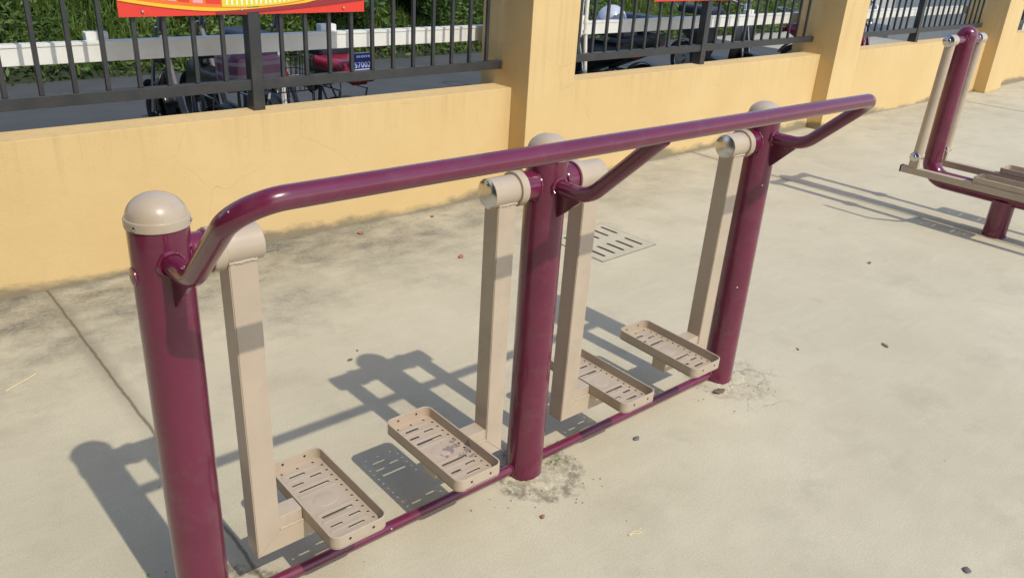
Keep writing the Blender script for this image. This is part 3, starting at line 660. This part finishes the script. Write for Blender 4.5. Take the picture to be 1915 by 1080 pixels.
for sx in (-1, 1):
    xa = sx * .205; sp = 0 if sx < 0 else .02
    arm = MB(); arm.tube([(xa, .535, 1.10), (xa, .552 + sp * 0, .415)], .0285, 26)
    arm.tube([(xa - .034, .535, 1.107), (xa + .034, .535, 1.107)], .0335, 30); arm.tube([(xa - .030, .555, .408), (xa + .046, .555, .408)], .029, 28)
    a = arm.build('swing_arm', 'beige', sw)
    for (yy, zz, rr) in ((.535, 1.107, .034), (.555, .408, .030)):
        c = MB(); c.lathe([(rr, 0), (rr, .005), (rr * .82, .010), (rr * .55, .012), (rr * .5, .0125), (rr * .46, .017), (rr * .25, .020), (0, .0205)], (xa - .031 if zz < 1 else xa - .035, yy, zz), (-1, 0, 0), 32); c.build('pivot_cap', 'chrome', a)
    b = MB(); zb = .296
    b.box(xa - .023, xa + .023, -.95, .625, zb, zb + .042, .004, 2); b.box(xa - .022, xa + .010, .525, .585, zb + .040, zb + .10, .006, 2); bo = b.build('foot_beam', 'beige_worn', sw)
    c = MB(); c.box(xa - .0245, xa + .0245, .6255, .634, zb - .001, zb + .043, .006, 2); c.build('end_plug', 'rubber', bo)
    f = mk_tray(); to = f.build('foot_tray', ['beige_worn', 'hole_shade'], bo, ang=50); to.location = (xa + .054, .02, zb + .043)
    if sx > 0:
        c = MB(); c.box(xa + .030, xa + .052, .575, .60, .345, .385, .004, 1); c.build('rubber_stop', 'rubber', bo)

# ================================================================== SCOOTERS behind the fence
def scooter(loc, rz, bodym, seatm, label, front_basket=False, plate=None, rack=True, seat_h=.80, mirrors=True, bike=False):
    e = empty('electric_scooter', loc, rz, label=label, cat='scooter', group='electric scooters parked behind the fence')
    for x in (-.50, .50):
        wv = MB(); wv.ring((x, 0, .205), (0, 1, 0), .165, .038, 36, 10); wo = wv.build('wheel', 'rubber', e)
        if bike:
            r_ = MB(); r_.ring((x, 0, .205), (0, 1, 0), .138, .008, 36, 6)
            for k in range(14): r_.tube([(x, .012 * (-1) ** k, .205), (x + .137 * cos(k * pi / 7), 0, .205 + .137 * sin(k * pi / 7))], .0018, 5)
            r_.lathe([(0, -.04), (.02, -.04), (.02, .04), (0, .04)], (x, 0, .205), (0, 1, 0), 14); r_.build('rim', 'chrome', wo); continue
        r_ = MB(); r_.lathe([(0, -.035), (.035, -.035), (.05, -.01), (.125, -.014), (.135, -.02), (.135, .02), (.125, .014), (.05, .01), (.035, .035), (0, .035)], (x, 0, .205), (0, 1, 0), 30); r_.build('rim', 'chrome', wo)
    b = MB()
    tail = [(-.10, .30, .10), (-.20, .36, .13), (-.38, .44, .13), (-.56, .52, .10), (-.66, .58, .05)]; rings = []
    if bike: tail = [(-.10, .40, .05), (-.22, .46, .06), (-.40, .52, .07), (-.54, .56, .06), (-.60, .60, .03)]
    for x, z, hw in tail:
        rings.append([b.b.verts.new((x, hw * cos(a) * (1 if abs(sin(a)) < .9 else .9), z + (seat_h - .16 - z) * .5 + (seat_h - .13 - z) * .5 * sin(a))) for a in [2 * pi * k / 16 for k in range(16)]])
    for A, B in zip(rings, rings[1:]):
        for k in range(16): b.b.faces.new((A[k], A[(k + 1) % 16], B[(k + 1) % 16], B[k]))
    b.b.faces.new(rings[0]); b.b.faces.new(rings[-1][::-1])
    if not bike: b.box(-.16, .32, -.13, .13, .24, .30, .02, 2)
    b.build('body', bodym, e)
    if bike:
        ft = MB()
        for y in (-.05, .05):
            ft.tube([(-.50, y, .205), (-.18, y * .6, .22), (-.14, y * .5, .60)], .010, 8); ft.tube([(-.50, y, .205), (-.20, y * .6, .58)], .007, 8)
        ft.tube([(-.18, 0, .24), (.10, 0, .26), (.36, 0, .74)], .020, 12); ft.tube([(-.19, 0, .24), (-.24, 0, seat_h - .08)], .014, 10)
        ft.tube([(-.05, -.16, .20), (-.05, .16, .20)], .009, 8); ft.build('frame_tube', 'grey_metal', e)
        ch = MB(); ch.tube([(-.62, -.11, .50), (-.30, -.11, .50), (-.30, -.11, .30), (-.55, -.11, .28), (-.62, -.11, .50)], .006, 8, caps=False); ch.tube([(-.62, .11, .50), (-.30, .11, .50), (-.30, .11, .30), (-.55, .11, .28), (-.62, .11, .50)], .006, 8, caps=False)
        ch.build('side_rack', 'chrome', e)
    ap = MB(); sec = []; ks_ = .62 if bike else 1
    for z, x, hw in ((.27, .30, .13), (.45, .36, .17), (.65, .34, .17), (.82, .30, .10)):
        sec.append([ap.b.verts.new((x + .05 * cos(pi * k / 8 - pi / 2) , hw * (.5 if bike else 1) * sin(pi * k / 8 - pi / 2), z * ks_)) for k in range(9)])
    for A, B in zip(sec, sec[1:]):
        for k in range(8): ap.b.faces.new((A[k], A[k + 1], B[k + 1], B[k]))
    apo = ap.build('front_apron', bodym, e); sm = apo.modifiers.new('thick', 'SOLIDIFY'); sm.thickness = .012
    st = MB(); st.box(-.60 if not bike else -.42, -.05 if not bike else -.10, -.115, .115, seat_h - .10, seat_h, .035, 4); st.build('seat', seatm, e)
    fk = MB()
    for y in (-.055, .055): fk.tube([(.50, y, .205), (.42, y, .50), (.36, y * .4, .80)], .014, 10)
    fk.build('fork', 'chrome', e)
    for x in (-.50, .50):
        fd = MB(); A = []
        for k in range(13):
            a = radians(20 + 140 * k / 12); A.append([fd.b.verts.new((x + .225 * cos(a), y, .205 + .225 * sin(a))) for y in (-.055, -.03, .03, .055)])
        for P, Q in zip(A, A[1:]):
            for k in range(3): fd.b.faces.new((P[k], P[k + 1], Q[k + 1], Q[k]))
        fo = fd.build('mudguard', bodym, e); sm = fo.modifiers.new('thick', 'SOLIDIFY'); sm.thickness = .004
    hb = MB(); hb.tube([(.22, -.25, .98), (.28, -.14, .95), (.32, 0, .90), (.28, .14, .95), (.22, .25, .98)], .012, 10); hb.tube([(.36, 0, .78), (.32, 0, .92)], .022, 12); h = hb.build('handlebar', 'chrome', e)
    for y in (-1, 1):
        gp = MB(); gp.tube([(.235, y * .20, .965), (.205, y * .29, .985)], .019, 12); gp.build('grip', 'rubber', h)
        if not mirrors: continue
        mr = MB(); mr.tube([(.27, y * .19, .955), (.29, y * .24, 1.08), (.26, y * .28, 1.13)], .005, 8); mr.lathe([(0, -.01), (.05, -.008), (.055, 0), (.05, .006), (0, .006)], (.25, y * .285, 1.15), (-.95, 0, .2), 20); mr.build('mirror', 'blackplastic', h)
    lz = .62 if bike else .80; lr = .6 if bike else 1
    hl = MB(); hl.lathe([(0, -.07), (.05, -.06), (.068, -.01), (.070, .0)], (.385, 0, lz), (.9, 0, .25), 24); hlo = hl.build('headlamp', bodym, e)
    hl = MB(); hl.lathe([(.072, -.006), (.074, .006), (.062, .010), (.058, .002), (0, .010)], (.385, 0, lz), (.9, 0, .25), 24); hl.build('lens', 'chrome', hlo)
    if rack:
        rk = MB(); rk.tube(fillet([(-.45, -.10, seat_h - .06), (-.80, -.10, seat_h + .02), (-.80, .10, seat_h + .02), (-.45, .10, seat_h - .06)], [.04, .04], 5), .008, 8); rk.tube([(-.60, -.10, seat_h - .02), (-.60, .10, seat_h - .02)], .007, 8); rk.build('rear_rack', 'chrome', e)
    tl = MB(); tl.box(-.70, -.66, -.06, .06, .54, .60, .012, 2); tl.build('tail_lamp', 'red_paint', e)
    ks = MB(); ks.tube([(-.16, .11, .24), (-.28, .20, .012)], .010, 8); ks.tube([(-.16, -.11, .24), (-.26, -.16, .012)], .010, 8); ks.build('kickstand', 'chrome', e)
    if plate:
        pm = MB(); pm.box(-.004, 0, -.083, .083, -.055, .055, .003, 1); po = pm.build('number_plate', 'plate_blue', e); po.location = (-.715, 0, .70); po.rotation_euler = (0, radians(8), 0)
        bd = MB()
        for a in ((-.083, .083, .050, .055), (-.083, .083, -.055, -.050), (-.083, -.078, -.05, .05), (.078, .083, -.05, .05)): bd.box(-.0055, -.0042, a[0], a[1], a[2], a[3])
        for k, wd in enumerate((.014, .011, .013, .012, .011, .014)): bd.box(-.0055, -.0042, .040 - k * .018 - wd, .040 - k * .018, .022, .036)
        bd.build('plate_border', 'plate_text', po, smooth=False)
        cu = bpy.data.curves.new('txt', 'FONT'); cu.body = plate; cu.size = .050; cu.align_x = 'CENTER'; cu.extrude = .0006; cu.space_character = 1.05
        to = bpy.data.objects.new('txt', cu); COL.objects.link(to); bpy.context.view_layer.update()
        me = bpy.data.meshes.new_from_object(to.evaluated_get(bpy.context.evaluated_depsgraph_get())); bpy.data.objects.remove(to)
        me.materials.append(M['plate_text']); tx = bpy.data.objects.new('plate_number', me); COL.objects.link(tx); tx.parent = po
        tx.location = (-.0062, 0, -.040); tx.rotation_euler = (radians(90), 0, radians(-90))
    if front_basket:
        bk = MB()
        for k in range(9):
            y = -.14 + .035 * k; bk.tube([(-.86, y, .50), (-.88, y, .72)], .003, 6); bk.tube([(-.66, y, .50), (-.64, y, .72)], .003, 6)
        for k in range(7):
            x = -.86 + .033 * k
            for y in (-.14, .14): bk.tube([(x, y, .50), (x, y * 1.05, .72)], .003, 6)
        for z in (.50, .61, .72): bk.tube([(-.87, -.14, z), (-.87, .14, z), (-.65, .14, z), (-.65, -.14, z), (-.87, -.14, z)], .004, 6, caps=False)
        bk.build('rear_basket', 'blackplastic', e)
    return e
def heading(deg): return WA + radians(90 + deg)
def scoot_at(tail_s, tail_t, deg, **kw):   # tail position (wall coordinates); heading measured from straight away from the wall
    rz = heading(deg); d = Vector((cos(rz), sin(rz), 0)); p = WP(tail_s, tail_t, .004) + d * .70; return scooter(p, rz, **kw)
d1 = scoot_at(2.42, 1.0, 3, bodym='blackplastic', seatm='bluefabric', plate='57002', label='black scooter with crimson tail and blue number plate, right of the nearest fence post', seat_h=.78, rack=False, mirrors=False, bike=True)
tc = MB(); tc.box(-.70, -.30, -.14, .14, .60, .70, .045, 4); tc.box(-.74, -.62, -.11, .11, .56, .65, .03, 3); tc.build('tail_cowl', 'red_paint', d1)
b2 = scoot_at(2.03, 1.35, 4, bodym='blackplastic', seatm='bluefabric', label='black scooter with white frame tubes left of the one with the crimson tail', seat_h=.82, front_basket=True, mirrors=False, bike=True)
f = MB(); f.tube([(-.70, -.02, .20), (-.66, -.02, .72)], .018, 12); f.tube([(-.68, -.14, .56), (-.68, .14, .56)], .011, 10); f.tube([(-.55, .05, .25), (-.68, .03, .70)], .009, 8); f.build('white_bracket', 'white_paint', b2)
scoot_at(1.60, 1.1, 2, bodym='blackplastic', seatm='bluefabric', label='black scooter farthest left, carrying the purple plaid bag', seat_h=.80, mirrors=False, bike=True)
bag = MB(); bag.box(-.16, .16, -.13, .13, 0, .22, .06, 4); o = bag.build('plaid_bag', 'plaid'); o.location = WP(1.62, .96, .60); o.rotation_euler = (0, 0, WA + .1)
for v in o.data.vertices: v.co += Vector((math.sin(v.co.y * 40) * .008, math.cos(v.co.z * 30) * .01, math.sin(v.co.x * 25) * .012))
tag(o, 'purple plaid padded bag tied on a scooter just left of the nearest fence post', 'bag')
scoot_at(4.95, 2.45, 176, bodym='blackplastic', seatm='blackplastic', label='black scooter facing the fence just right of the cream pipe, helmet on it', seat_h=.82)
scoot_at(5.35, 1.05, 2, bodym='blackplastic', seatm='bluefabric', label='black scooter with chrome rear rack left of the second fence post', seat_h=.80)
scoot_at(5.95, 1.2, 6, bodym='blackplastic', seatm='bluefabric', label='black scooter with navy seat right behind the second fence post', seat_h=.86)
scoot_at(7.95, 2.6, 172, bodym='blackplastic', seatm='bluefabric', label='black scooter with round chrome headlamp facing the fence', seat_h=.84)
scoot_at(9.3, 1.9, 178, bodym='red_paint', seatm='blackplastic', label='red scooter partly hidden by the shaded pillar face', seat_h=.80)
hm = MB(); hm.lathe([(.115, -.02), (.128, .0)] + [(.128 * cos(pi / 2 * k / 9), .13 * sin(pi / 2 * k / 9)) for k in range(1, 9)] + [(0, .13)], (0, 0, 0), seg=32)
o = hm.build('helmet', 'silver_blue'); o.location = WP(4.80, .92, .90); o.rotation_euler = (.1, -.1, .5); tag(o, 'pearl blue and white helmet perched above the black scooter beside the pipe', 'helmet')
hv = MB(); hv.lathe([(.118, -.022), (.131, -.016), (.131, -.004), (.128, 0)], (0, 0, 0), seg=32); hv.build('helmet_rim', 'blackplastic', o)

# ---- far side: pale hut and grey cabinet seen through the third fence
hut = empty('guard_hut', WP(15.8, 1.2, 0), WA, label='pale panelled hut seen between the bars of the third fence', cat='hut')
mb = MB(); mb.box(0, 3.0, 0, 2.2, 0, 2.3, .01); mb.build('wall_panels', 'panel', hut)
mb = MB()
for k in range(9): mb.box(.15 + k * .33, .17 + k * .33, -.012, -.001, .12, 2.2)
mb.build('panel_seams', 'grey_metal', hut)
mb = MB(); mb.box(-.02, 3.02, -.03, -.013, .0, .10, .004); mb.build('skirting', 'grey_metal', hut)
cb = empty('electric_cabinet', WP(14.6, 1.0, 0), WA, label='dark grey metal cabinet in front of the pale hut beyond the third fence', cat='cabinet')
mb = MB(); mb.box(0, .75, 0, .4, .08, .95, .01); mb.build('case', 'grey_metal', cb); mb = MB(); mb.box(.03, .36, -.012, -.001, .12, .91, .003); mb.box(.38, .72, -.012, -.001, .12, .91, .003); mb.build('door', 'grey_metal', cb)
mb = MB(); mb.box(.33, .345, -.035, -.013, .45, .60, .004); mb.build('handle', 'chrome', cb)

# ================================================================== LITTER
def leafshape(name, loc, L, Wd, mat, rz, label, cat, seed=0, curl=.06):
    rnd2 = random.Random(seed); mb = MB(); n = 9; cs = []
    for k in range(n + 1):
        q = k / n; x = (q - .5) * L; hw = Wd * sin(pi * min(1, q + .02)) ** .8 * rnd2.uniform(.75, 1.1) * .5; z = .0012 + curl * L * (2 * q - 1) ** 2 * .4
        cs.append([mb.b.verts.new((x, -hw, z + curl * Wd * .5)), mb.b.verts.new((x, 0, z)), mb.b.verts.new((x, hw, z + curl * Wd * .5))])
    for A, B in zip(cs, cs[1:]):
        for k in range(2): mb.b.faces.new((A[k], A[k + 1], B[k + 1], B[k]))
    o = mb.build(name, mat); o.location = (*loc, .0006); o.rotation_euler.z = rz; sm = o.modifiers.new('t', 'SOLIDIFY'); sm.thickness = .0008; return tag(o, label, cat)
def chip(name, loc, r, mat, label, cat, seed, flat=.5):
    mb = MB(); bmesh.ops.create_icosphere(mb.b, subdivisions=2, radius=r); rn = random.Random(seed)
    for v in mb.b.verts: v.co *= rn.uniform(.75, 1.15); v.co.z *= flat; v.co.x *= 1.25
    o = mb.build(name, mat, ang=25); o.location = (*loc, r * flat * .8); o.rotation_euler.z = rn.uniform(0, 6); return tag(o, label, cat)
def straw(loc, L, rz, label, r=.0011):
    mb = MB(); mb.tube([(-L / 2, 0, .003), (-L * .1, .004, .0025), (L * .2, -.002, .004), (L / 2, .003, .003)], r, 6); o = mb.build('straw', 'straw'); o.location = (*loc, 0); o.rotation_euler.z = rz; return tag(o, label, 'straw')
chip('brick_chip', (1.937, 1.540), .016, 'brick', 'orange brick chip lying left of the middle hanging leg', 'brick chip', 1)
chip('brick_chip', (1.678, 2.10), .015, 'brick', 'small orange brick chip against the foot of the wall, left one of two', 'brick chip', 2)
chip('brick_chip', (2.174, 2.13), .011, 'brick', 'tiny orange brick chip at the wall foot, right one of two', 'brick chip', 3)
chip('pebble', (.913, -.203), .0065, 'pebble', 'small reddish pebble in front of the middle post', 'pebble', 4, .8)
straw((1.085, -.411), .05, -.1, 'short pale straw on the concrete at the bottom centre'); straw((1.080, -.418), .042, -.35, 'thinner pale straw crossing the short one at the bottom centre')
straw((-.098, 1.433), .13, .55, 'long yellow straw on the concrete at the left edge', .0022); straw((.75, 1.62), .12, .2, 'long pale straw right of the first hanging leg', .0014)
leafshape('dry_leaf', (1.447, -.0965), .032, .020, 'leaf_grey', .2, 'small grey leaf beside the base bar of the walker', 'leaf', 5)
leafshape('dry_leaf', (2.887, -.268), .045, .024, 'leaf_brown', 1.0, 'dry brown leaf on the open concrete right of the far post', 'leaf', 6)
leafshape('dry_leaf', (1.727, -1.084), .030, .026, 'leaf_grey', .4, 'round dark leaf near the bottom right corner', 'leaf', 7)
leafshape('dry_leaf', (1.945, -.077), .055, .036, 'leaf_brown', -.2, 'curled brown leaf at the foot of the far post', 'leaf', 8, .2)
leafshape('dry_leaf', (.929, .926), .026, .018, 'leaf_brown', .2, 'small brown leaf at the tip of the middle post shadow, nearer the camera', 'leaf', 9)
leafshape('dry_leaf', (.990, .975), .014, .009, 'leaf_brown', 1.2, 'tiny brown leaf at the tip of the middle post shadow', 'leaf', 10)
leafshape('dry_leaf', (3.79, .27), .04, .02, 'leaf_brown', .3, 'brown leaf fragment below the shadow of the far machine', 'leaf', 11)
leafshape('dry_leaf', (2.524, -.061), .025, .010, 'leaf_brown', .9, 'narrow brown leaf right of the far post', 'leaf', 12)
# broken concrete collars at the post feet
def collar(k, rad, seed, label):
    rn = random.Random(seed); mb = MB(); nr, na = 9, 56; x = k * S; ph = [rn.uniform(0, 6.28) for _ in range(6)]; rings = []
    for i in range(nr + 1):
        q = i / nr; row = []
        for j in range(na):
            a = 2 * pi * j / na; lim = rad * (1 + .20 * sin(2 * a + ph[0]) + .12 * sin(5 * a + ph[1]) + .07 * sin(11 * a + ph[2])); r = .050 + (lim - .050) * q
            h = .0065 * (1 - q) ** .7 * (.55 + .45 * sin(3 * a + ph[3])) + rn.uniform(-.0012, .0016) * (1 - q ** 4)
            if i == nr: h = -.0015
            row.append(mb.b.verts.new((x + r * cos(a), r * sin(a), max(h, -.002) + (.0012 if i < nr else 0))))
        rings.append(row)
    for A, B in zip(rings, rings[1:]):
        for j in range(na): mb.b.faces.new((A[j], A[(j + 1) % na], B[(j + 1) % na], B[j]))
    tag(mb.build('concrete_collar', 'concrete', ang=80), label, 'concrete patch', 'rough concrete patches at the post feet')
collar(0, .125, 3, 'rough concrete patch round the foot of the nearest purple post'); collar(1, .105, 5, 'rough concrete patch round the foot of the middle purple post'); collar(2, .11, 8, 'rough concrete patch round the foot of the farthest purple post')
# loose grit and crumbs gathered by the wall and the post feet
rnd = random.Random(21); mb = MB()
for k in range(420):
    if k < 260: p = WP(rnd.uniform(-.6, 9), -abs(rnd.gauss(0, .09)) - .004)
    else:
        c_ = rnd.choice([0, 1, 1, 2, 2]); a = rnd.uniform(0, 6.28); r = rnd.uniform(.08, .26); p = Vector((c_ * S + r * cos(a), r * sin(a), 0))
    t_ = bmesh.new(); bmesh.ops.create_icosphere(t_, subdivisions=1, radius=rnd.uniform(.0012, .0036))
    for v in t_.verts: v.co *= rnd.uniform(.6, 1.2)
    mb.merge(t_, Matrix.Translation((p.x, p.y, .0012)))
tag(mb.build('grit', 'grit', smooth=False), 'loose grit along the wall foot and round the posts', 'grit', kind='stuff')
# small weeds at the middle post
rnd = random.Random(7); vs, fs = [], []
for k in range(34):
    p = Vector((1.13 + rnd.gauss(0, .022), -.035 + rnd.gauss(0, .014), 0)); a = rnd.uniform(0, 6.28); h = rnd.uniform(.006, .024); d = Vector((cos(a), sin(a), 0)) * h * .8; q = Vector((-sin(a), cos(a), 0)) * .0011; i = len(vs)
    vs += [p - q, p + q, p + d + Vector((0, 0, h))]; fs.append((i, i + 1, i + 2))
me = bpy.data.meshes.new('weed_tuft'); me.from_pydata([tuple(v) for v in vs], [], fs); me.materials.append(M['grass']); o = bpy.data.objects.new('weed_tuft', me); COL.objects.link(o); tag(o, 'tiny green weeds sprouting beside the middle post', 'weeds')
